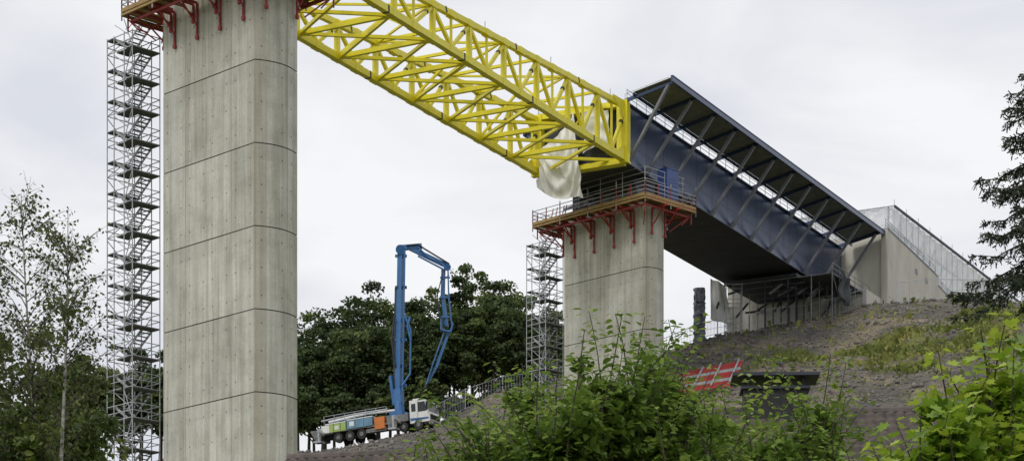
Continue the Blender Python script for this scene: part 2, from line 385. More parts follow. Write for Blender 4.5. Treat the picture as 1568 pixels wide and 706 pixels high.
def platform(C,Lw,Ls,zf,off=2.0,drop=3.6):
    g=group('formwork_platform')
    def P(i,j,z=zf): q=C+av*i+bv*j; return Vector((q.x,q.y,z))
    mb=MB()
    a0,a1,b0,b1=-off,Lw+off,-off,Ls+off
    def slab(i0,i1,j0,j1,z0,z1,m):
        mb.hexa([P(i0,j0,z0),P(i1,j0,z0),P(i1,j1,z0),P(i0,j1,z0),P(i0,j0,z1),P(i1,j0,z1),P(i1,j1,z1),P(i0,j1,z1)],m)
    k=.32
    def planks(i0,i1,j0,j1,along):
        if along=='i':
            n=int((j1-j0)/k); w=(j1-j0)/n
            for t in range(n): slab(i0,i1,j0+t*w,j0+t*w+w-.03,zf-.06+random.uniform(0,.02),zf,1 if random.random()<.8 else 2)
        else:
            n=int((i1-i0)/k); w=(i1-i0)/n
            for t in range(n): slab(i0+t*w,i0+t*w+w-.03,j0,j1,zf-.06+random.uniform(0,.02),zf,1 if random.random()<.8 else 2)
    planks(a0,a1,b0,-.62,'i'); planks(a0,a1,Ls+.62,b1,'i')
    planks(a0,-.65,-.6,Ls+.6,'j'); planks(Lw+.65,a1,-.6,Ls+.6,'j')
    for (p,q) in ((P(a0,b0),P(a1,b0)),(P(a0,b1),P(a1,b1)),(P(a0,b0),P(a0,b1)),(P(a1,b0),P(a1,b1))):
        z=Vector((0,0,.1)); mb.beam(p+z,q+z,.06,.26,1)
        mb.beam(p-Vector((0,0,.22)),q-Vector((0,0,.22)),.14,.14,1)
    n=int((a1-a0)/1.0)
    for t in range(n+1):
        i=a0+(a1-a0)*t/n
        mb.beam(P(i,b0,zf-.17),P(i,-.1 if -.1<i<Lw+.1 else b1,zf-.17),.1,.18,2 if t%2 else 0)
        if -.1<i<Lw+.1: mb.beam(P(i,Ls+.1,zf-.17),P(i,b1,zf-.17),.1,.18,2 if t%2 else 0)
    mb.build('deck',g,[M_red,M_wood,M_ply])
    mb=MB()
    def bracket(root,out,dr):
        t=root+out*(off-.1); z=Vector((0,0,-.42)); root=root+out*.13
        mb.beam(root+z,t+z,.12,.16,0)
        mb.beam(root+z,root-Vector((0,0,dr)),.12,.14,0)
        mb.beam(t+z-out*.3,root-Vector((0,0,min(dr,2.3)*.85)),.09,.09,0)
        mb.beam(root-Vector((0,0,dr)),root-Vector((0,0,dr+.25)),.2,.2,0)
        mb.beam(root-Vector((0,0,dr*.6))+out*.05,root-Vector((0,0,dr*.85))+out*.3,.07,.07,1)
    nb=4
    for t in range(nb):
        i=Lw*(t+.5)/nb
        for e in (-.2,.2):
            bracket(P(i+e,0),-bv,drop if e<0 else drop*.55)
            bracket(P(i+e,Ls),bv,drop)
    for j in (.5,Ls-.5):
        bracket(P(-.45,j),-av,drop*.8); bracket(P(Lw+.45,j),av,drop*.8)
    for i0,i1,j0,j1 in ((a0+.4,a1-.4,b0+.5,b0+.5),(a0+.4,a1-.4,b1-.5,b1-.5),(a0+.5,a0+.5,b0+.4,b1-.4),(a1-.5,a1-.5,b0+.4,b1-.4)):
        mb.beam(P(i0,j0,zf-.62),P(i1,j1,zf-.62),.1,.16,0)
    for (i,j) in ((a0+.3,b0+.3),(a0+.3,b1-.3),(a1-.3,b0+.3),(a1-.3,b1-.3)):
        ci=0 if i<0 else Lw; cj=0 if j<0 else Ls
        for q in (.35,.8):
            mb.beam(P(i,j,zf-.5),P(i+(ci-i)*q,j+(cj-j)*q,zf-.9-1.3*q),.08,.08,0)
        mb.beam(P(i,j,zf+.9),P(i,j,zf-1.3),.09,.09,0)
    mb.build('brackets',g,[M_red,M_galv])
    mb=MB()
    for (p,q) in ((P(a0,b0),P(a1,b0)),(P(a0,b1),P(a1,b1)),(P(a0,b0),P(a0,b1)),(P(a1,b0),P(a1,b1))):
        rail(mb,p,q,1.25,1.6,0,1,.055,(.5,.85,1.2))
        n=max(2,int((q-p).length/3))
        for t in range(n+1):
            s_=p.lerp(q,t/n); mb.beam(s_-Vector((0,0,.6)),s_+Vector((0,0,random.uniform(1.2,2.1))),.07,.07,0)
    for t in range(8):
        i=random.uniform(a0,a1-.6); mb.beam(P(i,b0+.1,zf+.1),P(i+.5,b0+.9,zf+1.3),.07,.07,1)
    mb.build('railing',g,[M_galv,M_red])
    return P
PP1=platform(C1,9.8,3.6,PF,2.0,2.6)
PP2=platform(C2,9.5,2.7,PF,2.0,3.0)

# ------------------------------------------------------------------ stair towers
def stair_tower(cx,cy,A,B,z0,z1,ea=av,eb=bv):
    g=group('scaffold_stair_tower'); c=Vector((cx,cy,0))
    def P(i,j,z): q=c+ea*(i*A/2)+eb*(j*B/2); return Vector((q.x,q.y,z))
    mb=MB(); t=.055
    posts=[(-1,-1),(1,-1),(1,1),(-1,1),(-.35,-1),(.45,-1),(-.35,1),(.45,1)]
    for i,j in posts: mb.beam(P(i,j,z0),P(i,j,z1+1.1),t,t,0)
    z=z1;k=0
    while z>z0:
        cor=[(-1,-1),(1,-1),(1,1),(-1,1)]
        for q in range(4):
            a_=cor[q];b_=cor[(q+1)%4]
            for dz in (0,.5,1.0):
                mb.beam(P(*a_,z+dz),P(*b_,z+dz),t*.9,t*.9,0)
        for (i0,i1) in ((-1,-.45),(.5,1)):
            zz=z if i0<0 else z+ (1.0)
            mb.hexa([P(i0,-.95,zz-.09),P(i1,-.95,zz-.09),P(i1,.95,zz-.09),P(i0,.95,zz-.09),P(i0,-.95,zz),P(i1,-.95,zz),P(i1,.95,zz),P(i0,.95,zz)],1)
        mb.hexa([P(-.45,-.9,z-.07),P(.35,-.9,z-.07),P(.35,-.05,z-.07),P(-.45,-.05,z-.07),P(-.45,-.9,z),P(.35,-.9,z),P(.35,-.05,z),P(-.45,-.05,z)],1)
        for (ja,jb,i0,i1,za,zb) in ((-.85,-.1,-.5,.55,z,z+1.0),(.1,.85,.55,-.5,z+1.0,z+2.0)):
            for j in (ja,jb):
                mb.beam(P(i0,j,za),P(i1,j,zb),.05,.16,0)
                mb.beam(P(i0,j,za+.95),P(i1,j,zb+.95),.045,.045,0)
            for s_ in range(5):
                f=(s_+.5)/5; ii=i0+(i1-i0)*f; zz=za+(zb-za)*f
                mb.hexa([P(ii-.07,ja,zz-.03),P(ii+.07,ja,zz-.03),P(ii+.07,jb,zz-.03),P(ii-.07,jb,zz-.03),P(ii-.07,ja,zz),P(ii+.07,ja,zz),P(ii+.07,jb,zz),P(ii-.07,jb,zz)],1)
        if k%2==0:
            mb.beam(P(-1,-1.02,z),P(-.35,-1.02,z+2),t*.8,t*.8,0); mb.beam(P(1.02,-1,z),P(1.02,1,z+2),t*.8,t*.8,0)
        else:
            mb.beam(P(-.35,-1.02,z),P(-1,-1.02,z+2),t*.8,t*.8,0); mb.beam(P(1.02,1,z),P(1.02,-1,z+2),t*.8,t*.8,0)
        z-=2.1;k+=1
    mb.build('frame',g,[M_galv,M_plat])
stair_tower(-26.0,161.5,2.9,2.3,17,56.8)
stair_tower(3.0,214.5,2.4,2.3,41,57.0)

# ------------------------------------------------------------------ bridge frame
ev=Vector((.473,.881,0)).normalized(); rv=Vector((.881,-.473,0)).normalized(); O=Vector((6.1,204.15,0)); SZ=61.8
def B(s,w,h): q=O+ev*s+rv*w; return Vector((q.x,q.y,SZ+h))
HW=4.15
g=group('launching_truss'); mb=MB(); mj=MB()
def ht(L): return 5.05-.062*L
LT=60.5; bay=5.5; nb=11
for sgn in (-1,1):
    w=sgn*HW
    mb.beam(B(-LT,w,.25),B(0,w,.25),.5,.5,0)
    mb.beam(B(-LT,w,ht(LT)-.22),B(0,w,ht(0)-.22),.42,.42,0)
    for k in range(nb+1):
        L=k*bay; h=ht(L)
        mb.beam(B(-L,w,.5),B(-L,w,h-.4),.36 if k else .8,.34,0,up=ev)
        if k<nb:
            L2=L+bay; h2=ht(L2); Lm=L+bay/2; hm=ht(Lm)
            mb.beam(B(-L,w,h-.4),B(-Lm,w,.5),.25,.25,0); mb.beam(B(-Lm,w,.5),B(-L2,w,h2-.4),.25,.25,0)
            if sgn>0: mb.beam(B(-Lm,w,.5),B(-Lm,w,hm-.4),.16,.16,0,up=ev)
            for q in (0,bay/2): 
                mb.beam(B(-L-q-.5,w,.25),B(-L-q+.5,w,.25),.56,.56,0); mb.beam(B(-L-q-.4,w,ht(L+q)-.25),B(-L-q+.4,w,ht(L+q)-.25),.5,.5,0)
            if k%2==1:
                mj.beam(B(-L-1.2,w,.25),B(-L-1.0,w,.25),.53,.53,0)
                mj.beam(B(-Lm-1.15,w,ht(Lm+1.15)-.22),B(-Lm-.98,w,ht(Lm)-.22),.46,.46,0)
            p=B(-L,w,h-.4);q_=B(-Lm,w,.5); mj.beam(p.lerp(q_,.30),p.lerp(q_,.37),.27,.27,0)
for k in range(nb+1):
    L=k*bay;h=ht(L)
    mb.beam(B(-L,-HW+.25,.25),B(-L,HW-.25,.25),.30,.34,0)
    mb.beam(B(-L,-HW+.25,h-.22),B(-L,HW-.25,h-.22),.22,.22,0)
    if k%2==0:
        mb.beam(B(-L,-HW+.2,.45),B(-L,0,h-.4),.18,.18,0); mb.beam(B(-L,HW-.2,.45),B(-L,0,h-.4),.18,.18,0)
    if k<nb:
        L2=L+bay;h2=ht(L2);Lm=L+bay/2
        mb.beam(B(-L,-HW+.3,.25),B(-Lm,0,.25),.22,.24,0); mb.beam(B(-L,HW-.3,.25),B(-Lm,0,.25),.22,.24,0)
        mb.beam(B(-L2,-HW+.3,.24),B(-Lm,0,.24),.22,.24,0); mb.beam(B(-L2,HW-.3,.24),B(-Lm,0,.24),.22,.24,0)
        mb.beam(B(-L,(-1)**k*(HW-.3),h-.25),B(-L2,-(-1)**k*(HW-.3),h2-.25),.16,.16,0)
for sgn in (-1,1):
    mb.beam(B(-.45,sgn*HW,-.15),B(-.45,sgn*HW,5.2),1.0,.55,0,up=ev)
    mb.poly([B(-2.8,sgn*(HW+.3),.0),B(-.0,sgn*(HW+.3),.0),B(-.0,sgn*(HW+.3),1.3),B(-1.2,sgn*(HW+.3),1.2)],0)
    mb.poly([B(-3.2,sgn*(HW+.29),5.0),B(-.0,sgn*(HW+.29),5.1),B(-.0,sgn*(HW+.29),3.4),B(-.9,sgn*(HW+.29),3.6)],0)
mb.beam(B(-.3,-HW,-.05),B(-.3,HW,-.05),.9,.35,0); mb.beam(B(-.3,-HW,5.0),B(-.3,HW,5.0),.6,.5,0)
mb.build('truss_members',g,[M_yel]); mj.build('bolted_splices',g,[M_yeld])
mb=MB()
for L in (3,14,25,36): mb.beam(B(-L,HW,ht(L)),B(-L,HW,ht(L)+.6),.05,.05,0)
mb.build('top_fittings',g,[M_galv])

# blue steel girder
g=group('steel_box_girder_bridge'); mb=MB()
S1=53.0; HB=5.1; BT=5.75
def slab(mb,s0,s1,w0,w1,h0,h1,m=0):
    mb.hexa([B(s0,w0,h0),B(s1,w0,h0),B(s1,w1,h0),B(s0,w1,h0),B(s0,w0,h1),B(s1,w0,h1),B(s1,w1,h1),B(s0,w1,h1)],m)
slab(mb,0,S1,HW-.04,HW+.04,0.04,HB,0); slab(mb,0,S1,-HW-.04,-HW+.04,.04,HB,0)
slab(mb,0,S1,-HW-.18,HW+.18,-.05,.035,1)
slab(mb,0.3,S1,-HW-.3,HW+.3,HB+.005,HB+.07,0)
for k in range(0,15):
    s_=k*3.6+.6
    slab(mb,s_,s_+.02,HW+.041,HW+.052,.06,HB-.02,0)
slab(mb,0.1,S1,HW+.041,HW+.06,1.7,1.73,0)
slab(mb,.15,.2,-HW+.06,HW-.06,.06,HB-.02,2)
for w in (-2.4,0,2.4):
    slab(mb,.0,.14,w-.08,w+.08,.1,HB-.1,2)
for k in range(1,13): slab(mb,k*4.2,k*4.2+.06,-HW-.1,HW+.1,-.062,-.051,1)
mb.build('box_girder',g,[M_blue,M_soffit,M_bdark])
mb=MB(); mc=MB(); ms=MB()
def hc(w): return HB+.05+(abs(w)-HW)*.19
for sgn,s0 in ((1,-1.0),(-1,6.0)):
    W0,W1=5.35,8.95
    p=.30; n=int((S1-s0)/p)
    for k in range(n):
        s_=s0+k*p
        for (a_,b_,ha,hb) in ((0,.1,.0,.0),(.1,.15,.0,.1),(.15,.25,.1,.1),(.25,.3,.1,.0)):
            mc.quad(B(s_+a_,sgn*W0,hc(W0)+.2+ha),B(s_+b_,sgn*W0,hc(W0)+.2+hb),B(s_+b_,sgn*W1,hc(W1)+.2+hb),B(s_+a_,sgn*W1,hc(W1)+.2+ha),0)
    mb.beam(B(s0,sgn*W1,hc(W1)+.1),B(S1,sgn*W1,hc(W1)+.1),.16,.42,0)
    mb.beam(B(s0,sgn*W0,hc(W0)+.05),B(S1,sgn*W0,hc(W0)+.05),.12,.24,0)
    mb.beam(B(s0,sgn*(W1+.02),hc(W1)+.36),B(S1,sgn*(W1+.02),hc(W1)+.36),.22,.07,0)
    s_=s0+.4 if sgn>0 else s0+.3
    while s_<S1:
        mb.beam(B(s_,sgn*HW,hc(HW)-.1),B(s_,sgn*W1,hc(W1)-.02),.14,.3,0)
        ms.beam(B(max(s_,.4),sgn*(HW+.14),.25),B(s_,sgn*(W1-.45),hc(W1)-.2),.24,.24,0)
        ms.beam(B(max(s_,.4),sgn*(HW+.06),.12),B(max(s_,.4),sgn*(HW+.36),.55),.4,.3,0)
        s_+=4.75
rl=MB()
rail(rl,B(0,HW+.15,HB+.07),B(S1,HW+.15,HB+.07),1.15,2.0,0,None,.04)
rail(rl,B(0,-HW-.15,HB+.07),B(S1,-HW-.15,HB+.07),1.15,2.0,0,None,.04)
rail(rl,B(-.6,4.4,hc(4.4)),B(-.6,8.5,hc(8.5)),.5,2.0,0,None,.03,(.5,))
mb.build('cantilever_beams',g,[M_blue]); mc.build('corrugated_deck_sheets',g,[M_corr]); ms.build('cantilever_struts',g,[M_strut]); rl.build('edge_railing',g,[M_galv])

for (PP,Lw,Ls,nm) in ((PP2,9.5,2.7,'launching_bearing'),(PP1,9.8,3.6,'launching_bearing')):
    g=group(nm); mb=MB()
    for i in (1.4,Lw-1.4):
        def bx(di,dj,si,sj,z0,z1,m): mb.box(PP(i+di,Ls/2+dj),av,bv,si,sj,z0,z1,m)
        bx(0,0,1.5,2.0,PF+.5,PF+1.1,0); bx(0,0,1.1,2.3,PF+1.1,PF+1.6,1); bx(0,0,.8,2.6,PF+1.6,SZ-.08,0)
        for dj in (-.9,.9): 
            p=PP(i,Ls/2+dj); mb.tube(p+Vector((0,0,.5)),p+Vector((0,0,2.3)),.18,.18,10,1)
    for t in range(9):
        i=random.uniform(0.5,Lw-.5); mb.box(PP(i,random.uniform(.2,.8)),av,bv,random.uniform(.5,1.4),.6,PF+.5,PF+random.uniform(.8,1.9),random.choice((0,1,2)))
    for t in range(5):
        i=random.uniform(0,Lw-3); mb.beam(PP(i,-.2)+Vector((0,0,random.uniform(.7,1.6))),PP(i+3,-.2)+Vector((0,0,random.uniform(.7,1.6))),.16,.22,random.choice((1,2)))
    mb.build('jacks_and_packing',g,[M_bdark,M_strut,M_plat])
g=group('pier_head_scaffold'); mb=MB()
for (i,j) in ((-1.6,-1.6),(1,-1.6),(3.6,-1.6),(6.2,-1.6),(-1.6,1),(-1.6,3.4)):
    p=PP2(i,j); mb.beam(p,p+Vector((0,0,2.6)),.05,.05,0)
for z in (1.6,2.1,2.6):
    mb.beam(PP2(-1.6,-1.6)+Vector((0,0,z)),PP2(6.4,-1.6)+Vector((0,0,z)),.045,.045,0)
    mb.beam(PP2(-1.6,-1.6)+Vector((0,0,z)),PP2(-1.6,3.6)+Vector((0,0,z)),.045,.045,0)
mb.build('tubes',g,[M_galv])
g=group('hydraulic_power_unit'); mb=MB()
M_hyd=mat('hydraulic_unit_blue',(.05,.09,.30),(.035,.065,.22),.4,scale=2)
c=PP2(-1.2,1.9)
mb.box(c,av,bv,1.1,1.5,PF+.25,PF+3.0,0)
mb.box(c,av,bv,1.2,1.6,PF+3.0,PF+3.08,0); mb.box(c,av,bv,1.2,1.6,PF+.1,PF+.25,1)
for t in range(6): mb.box(c,av,bv,1.12,1.1,PF+.7+t*.28,PF+.74+t*.28,1)
for q in (-.4,.4):
    p=c+bv*q; mb.tube(Vector((p.x,p.y,PF+3.08)),Vector((p.x,p.y,PF+3.35)),.12,.12,8,1)
mb.build('cabinet',g,[M_hyd,M_bdark])

# tarpaulin
def cloth(name,parent,f,nu,nv,m):
    V=[];F=[]
    for j in range(nv+1):
        for i in range(nu+1): V.append(tuple(f(i/nu,j/nv)))
    for j in range(nv):
        for i in range(nu): a_=j*(nu+1)+i; F.append((a_,a_+1,a_+nu+2,a_+nu+1))
    return fast_mesh(name,V,F,[m],parent,smooth=True)
g=group('tarpaulin')
def f1(u,v):
    w=-3.9+(3.6+.8*v)*u+.25*math.sin(v*4)*(1-u); top=2.0+2.7*u-.5*math.sin(math.pi*u)
    bot=-1.0-1.75*u**.8-.55*math.sin(math.pi*min(1,u*1.15))
    h=top+(bot-top)*v
    swag=math.sin((v*1.0+.55*(2*u-1)**2)*21)*.15*(.4+v)
    s=-1.0+swag+.12*math.sin(u*17+v*2.2)*(.35+v)+.06*math.sin(u*37-v*6)
    return B(s,w,h)
cloth('sheet',g,f1,90,90,M_tarp)
def f2(u,v): return B(-1.0+.12*math.sin(u*12+v*4)+.1*math.sin(v*13),.6+2.4*u,4.6-3.6*v+.2*math.sin(u*5)+v*u*.8)
cloth('sheet_upper',g,f2,30,30,M_tarp)

# ------------------------------------------------------------------ abutment
g=group('bridge_abutment'); mb=MB()
def SL(s0,s1,w0,w1,z0,z1,m=0): slab(mb,s0,s1,w0,w1,z0-SZ,z1-SZ,m)
SL(48.5,56,-7,8.6,54,61.2); SL(53.4,54.4,-9,8.5,61.2,68.2)
w0,w1=8.6,9.3
prof=[(53.0,55),(90,55),(90,62.6),(84,64.6),(70,66.2),(69.9,67.2),(53.0,68.4)]
n0=[B(s_,w0,z-SZ) for s_,z in prof]; n1=[B(s_,w1,z-SZ) for s_,z in prof]
mb.poly(n1); mb.poly(n0[::-1])
for i in range(len(prof)):
    j=(i+1)%len(prof); mb.quad(n0[i],n0[j],n1[j],n1[i])
for (s_,z) in ((62,65.8),(65.5,65.6)):
    slab(mb,s_,s_+.7,9.3,9.34,z-SZ,z-SZ+.55,1)
slab(mb,53.1,88,9.301,9.312,61.4-SZ,61.43-SZ,1)
for s_ in (60,68,76,84): slab(mb,s_,s_+.03,9.301,9.314,55-SZ,64.5-SZ,1)
mb.beam(B(53,8.95,68.46-SZ),B(69.9,8.95,67.26-SZ),.8,.12,1); mb.beam(B(70,8.95,66.26-SZ),B(84,8.95,64.66-SZ),.8,.12,1)
mb.build('walls',g,[M_abut,M_strut])
mb=MB(); rail(mb,B(53.2,9.0,68.5-SZ),B(69.8,9.0,67.3-SZ),1.1,2,0,None,.05); rail(mb,B(70.2,9.0,66.3-SZ),B(84,9.0,64.7-SZ),1.1,2,0,None,.05); mb.build('wall_railing',g,[M_galv])

g=group('sheeted_construction_hall')
def clothp(name,p00,p10,p01,p11,nu,nv,amp):
    p00,p10,p01,p11=map(Vector,(p00,p10,p01,p11)); nrm=(p10-p00).cross(p01-p00).normalized()
    def f(u,v):
        p=p00.lerp(p10,u).lerp(p01.lerp(p11,u),v)
        return p+nrm*(amp*(math.sin(u*nu*1.1+v*3)*.5+mnoise.noise(Vector((u*nu*.4,v*nv*.5,2)))*1.4))
    return cloth(name,g,f,nu,nv,M_sheet)
M_sheet=bpy.data.materials.new('translucent_sheeting'); nt,N,L=nodes(M_sheet)
b=N['Principled BSDF']; b.inputs['Roughness'].default_value=.35
nn=N.new('ShaderNodeTexNoise'); nn.inputs['Scale'].default_value=1.2; tc=N.new('ShaderNodeTexCoord'); L.new(tc.outputs['Object'],nn.inputs['Vector'])
rr=N.new('ShaderNodeValToRGB'); rr.color_ramp.elements[0].color=(.72,.74,.78,1); rr.color_ramp.elements[1].color=(.92,.93,.96,1); rr.color_ramp.elements[0].position=.35; rr.color_ramp.elements[1].position=.65
L.new(nn.outputs['Fac'],rr.inputs['Fac']); L.new(rr.outputs['Color'],b.inputs['Base Color'])
tr=N.new('ShaderNodeBsdfTranslucent'); tr.inputs['Color'].default_value=(.92,.94,.97,1); mx=N.new('ShaderNodeMixShader'); mx.inputs[0].default_value=.4
L.new(b.outputs[0],mx.inputs[1]); L.new(tr.outputs[0],mx.inputs[2])
tp=N.new('ShaderNodeBsdfTransparent'); m3=N.new('ShaderNodeMixShader'); m3.inputs[0].default_value=.25
L.new(mx.outputs[0],m3.inputs[1]); L.new(tp.outputs[0],m3.inputs[2]); L.new(m3.outputs[0],N['Material Output'].inputs['Surface'])
HT=10.0
clothp('front_sheet',B(57,-7,5),B(57,8.4,5),B(57,-7,HT),B(57,8.4,HT),60,20,.16)
clothp('side_sheet',B(57,8.4,2),B(110,8.4,2),B(57,8.4,HT),B(110,8.4,HT),160,24,.22)
clothp('roof_sheet',B(57,8.6,HT),B(110,8.6,HT),B(57,-7,HT+.4),B(110,-7,HT+.4),120,20,.1)
mb=MB()
for k in range(14):
    s_=57+k*4; mb.beam(B(s_,8.0,2),B(s_,8.0,HT+.1),.14,.14,0); mb.beam(B(s_,8.0,5),B(s_+4,8.0,HT-.5),.1,.1,0)
    mb.beam(B(s_,8.66,HT-4.5),B(s_,8.66,HT+.8),.05,.05,0)
mb.beam(B(57,8.7,HT+.1),B(110,8.7,HT+.1),.16,.24,1); mb.beam(B(57,8.0,HT-2),B(110,8.0,HT-2),.1,.1,0); mb.beam(B(56.9,-7,HT+.1),B(56.9,8.7,HT+.1),.12,.12,0)
mb.build('frame',g,[M_galv,M_bdark])

# support scaffold under the girder end
M_tube=mat('weathered_tube',(.28,.29,.30),(.16,.17,.18),.6,metal=.2,scale=3)
g=group('support_scaffold'); mb=MB()
def tz(p): return TZ(p.x,p.y)
for s_ in np.arange(39.5,51,2.2):
    for w in (-2.5,1,3.5,6,8.2):
        p=B(s_,w,0); z0=min(tz(p)-.3,60.5)
        if w==8.2 or w==-2.5 or w==6: mb.beam(Vector((p.x,p.y,z0)),Vector((p.x,p.y,61.0+(.9 if w==8.2 else 0))),.065,.065,0)
        else: mb.beam(Vector((p.x,p.y,z0)),Vector((p.x,p.y,61.2)),.12,.12,2)
    mb.beam(B(s_,-2.5,-.9),B(s_,8.2,-.9),.06,.06,0)
for w in (8.2,):
    for h in (.1,-.4,-.9): mb.beam(B(39.5,w,h),B(50.6,w,h),.055,.055,0)
slab(mb,39.5,50.6,4.6,8.2,-1.0,-.92,1); slab(mb,39.5,50.6,-3.5,4.4,-.75,-.45,2)
for s_ in np.arange(39.5,49,4.4):
    mb.beam(B(s_,8.2,-.9),B(s_+2.2,8.2,-3.2),.05,.05,0)
for t in range(22):
    s_=random.uniform(37,47); w=random.uniform(-4,8); mb.beam(B(s_,w,-2.2-random.random()*1.4),B(s_+random.uniform(2,4),w+random.uniform(-1,1),-1.4),.14,.2,random.choice((1,2,2)))
mb.build('tubes',g,[M_tube,M_plat,M_bdark])
g=group('debris_netting')
def fn(u,v): 
    return B(41+3.2*u+.25*math.sin(v*6),8.5+.22*math.sin(u*11)+.15*math.sin(v*7+u*4),-.3-2.8*v-(.5*math.sin(u*3.1)))
M_net=mat('dark_net',(.07,.08,.085),(.035,.04,.045),.8,scale=2)
cloth('net',g,fn,24,20,M_net)
g=group('white_protective_sheet')
p=W(1088,426,240)
def fw(u,v): return p+Vector((1.5*u+.8*v*u,.25*math.sin(u*9)+.2*math.sin(v*6),-4.2*v-.7*u))
cloth('sheet',g,fw,24,24,M_tarp)
g=group('access_ladder_scaffold'); mb=MB()
q0=W(1112,0,238)
for dx in (0,1.6):
    for dy in (0,1.8):
        z0=TZ(q0.x+dx,238+dy)-.2; mb.beam((q0.x+dx,238+dy,z0),(q0.x+dx,238+dy,60.6),.06,.06,0)
for z in (56.5,57,58.5,59,60.5):
    mb.beam((q0.x,238,z),(q0.x+1.6,238,z),.05,.05,0); mb.beam((q0.x,239.8,z),(q0.x+1.6,239.8,z),.05,.05,0); mb.beam((q0.x,238,z),(q0.x,239.8,z),.05,.05,0)
mb.build('tubes',g,[M_galv])
g=group('wrapped_column'); mb=MB(); c=W(1071,520,238); zt=W(1071,442,238).z; z0=TZ(c.x,c.y)-.3
n=28
lv=44
for k in range(lv+1):
    z=z0+(zt-z0)*k/lv; r=.56+.03*math.sin(k*.9)
    for i in range(n):
        a_=2*math.pi*i/n; sq=1/max(abs(math.cos(a_)),abs(math.sin(a_)))**.55
        rr_=r*sq*(1+.22*mnoise.noise(Vector((math.cos(a_)*2.6,math.sin(a_)*2.6,k*.28)))); mb.v.append((c.x+rr_*math.cos(a_),c.y+rr_*math.sin(a_),z))
for k in range(lv):
    for i in range(n):
        j=(i+1)%n; mb.f.append((k*n+i,k*n+j,(k+1)*n+j,(k+1)*n+i)); mb.m.append(0)
mb.f.append(tuple(lv*n+i for i in range(n))); mb.m.append(0)
for k in range(3):
    z=z0+(zt-z0)*(k+1.2)/4.4; mb.tube((c.x,c.y,z),(c.x,c.y,z+.04),.66,.66,14,1)
mb.build('wrapping',g,[M_dtarp,M_black])

# ------------------------------------------------------------------ fences
def fence(pts,hh=2.0,name='construction_fence',sp=3.0,mesh=True,wr=.024):
    g=group(name); mb=MB()
    for a_,b_ in zip(pts[:-1],pts[1:]):
        a_=Vector((a_[0],a_[1],0));b_=Vector((b_[0],b_[1],0)); n=max(1,round((b_-a_).length/sp))
        for k in range(n):
            p=a_.lerp(b_,k/n);q=a_.lerp(b_,(k+1)/n); p.z=TZ(p.x,p.y)+.1; q.z=TZ(q.x,q.y)+.1; up=Vector((0,0,hh))
            mb.beam(p-Vector((0,0,.3)),p+up,.08,.08,0); mb.beam(p+up,q+up,.06,.06,0); mb.beam(p+Vector((0,0,.15)),q+Vector((0,0,.15)),.05,.05,0)
            mb.beam(q,q+up,.06,.06,0); mb.beam(p+up*.5,q+up*.5,.03,.03,0)
            mb.box(p,(1,0,0),(0,1,0),.6,.25,p.z-.1,p.z+.08,1)
            if mesh:
                m_=int(sp/.22)
                for t in range(1,m_):
                    r=p.lerp(q,t/m_); mb.beam(r+Vector((0,0,.15)),r+up,wr,wr,0)
    mb.build('panels',g,[M_galv,M_plat])
fence([(-9.5,251),(-5,252),(-1,253),(3,254),(7,255)],2.2)
fence([(15,237.5),(19,239),(23,241.5)],1.6)
fence([(24,238.5),(30,240.5),(36,240)],1.8,wr=.014)
fence([(39,238.5),(46,237.5),(54,236),(64,233)],2.1,wr=.014)
# ------------------------------------------------------------------ red beam stack on the slope
g=group('formwork_beam_stack'); mb=MB()
for k in range(8):
    y=203.8+k*1.2; x0=13.7+k*.22; x1=19.3+k*.25
    a_=Vector((x0,y,H0(x0,y)+.9)); b_=Vector((x1,y+2.2,H0(x1,y+2.2)+.8))
    mb.beam(a_,b_,.2,.24,0 if k%3!=2 else 1)
for t in (.05,.35,.65,.95):
    x0=13.7+5.6*t; y0=203.6+2.2*t
    a_=Vector((x0,y0,H0(x0,y0)+1.1)); b_=Vector((x0+1.7,y0+8.8,H0(x0+1.7,y0+8.8)+1.1)); mb.beam(a_,b_,.12,.12,1)
    for f in (.1,.5,.9):
        c_=a_.lerp(b_,f); mb.beam(c_,Vector((c_.x,c_.y,c_.z-1.8)),.1,.1,0)
M_redb=mat('bright_red_steel',(.50,.04,.035),(.34,.03,.03),.5,scale=2)
mb.build('beams',g,[M_redb,M_galv])

# ------------------------------------------------------------------ concrete pump truck
g=group('concrete_pump_truck')
fr=Vector((-7.9,243.6,46.85)); hd=Vector((.9,-.43,.06)).normalized(); lf=Vector((0,0,1)).cross(hd).normalized(); upv=hd.cross(lf)
def T(x,y,z): return fr+hd*x+lf*y+upv*z
def tb(mb,x0,x1,y0,y1,z0,z1,m):
    mb.hexa([T(x0,y0,z0),T(x1,y0,z0),T(x1,y1,z0),T(x0,y1,z0),T(x0,y0,z1),T(x1,y0,z1),T(x1,y1,z1),T(x0,y1,z1)],m)
mb=MB()
pf=[(-2.3,.75),(-.02,.75),(0,1.5),(-.08,1.75),(-.42,3.0),(-.75,3.12),(-2.3,3.12)]
A_=[T(x,-1.22,z) for x,z in pf]; Bq=[T(x,1.22,z) for x,z in pf]
mb.poly(A_,0); mb.poly(Bq[::-1],0)
for i in range(len(pf)):
    j=(i+1)%len(pf); mb.quad(A_[i],Bq[i],Bq[j],A_[j],0)
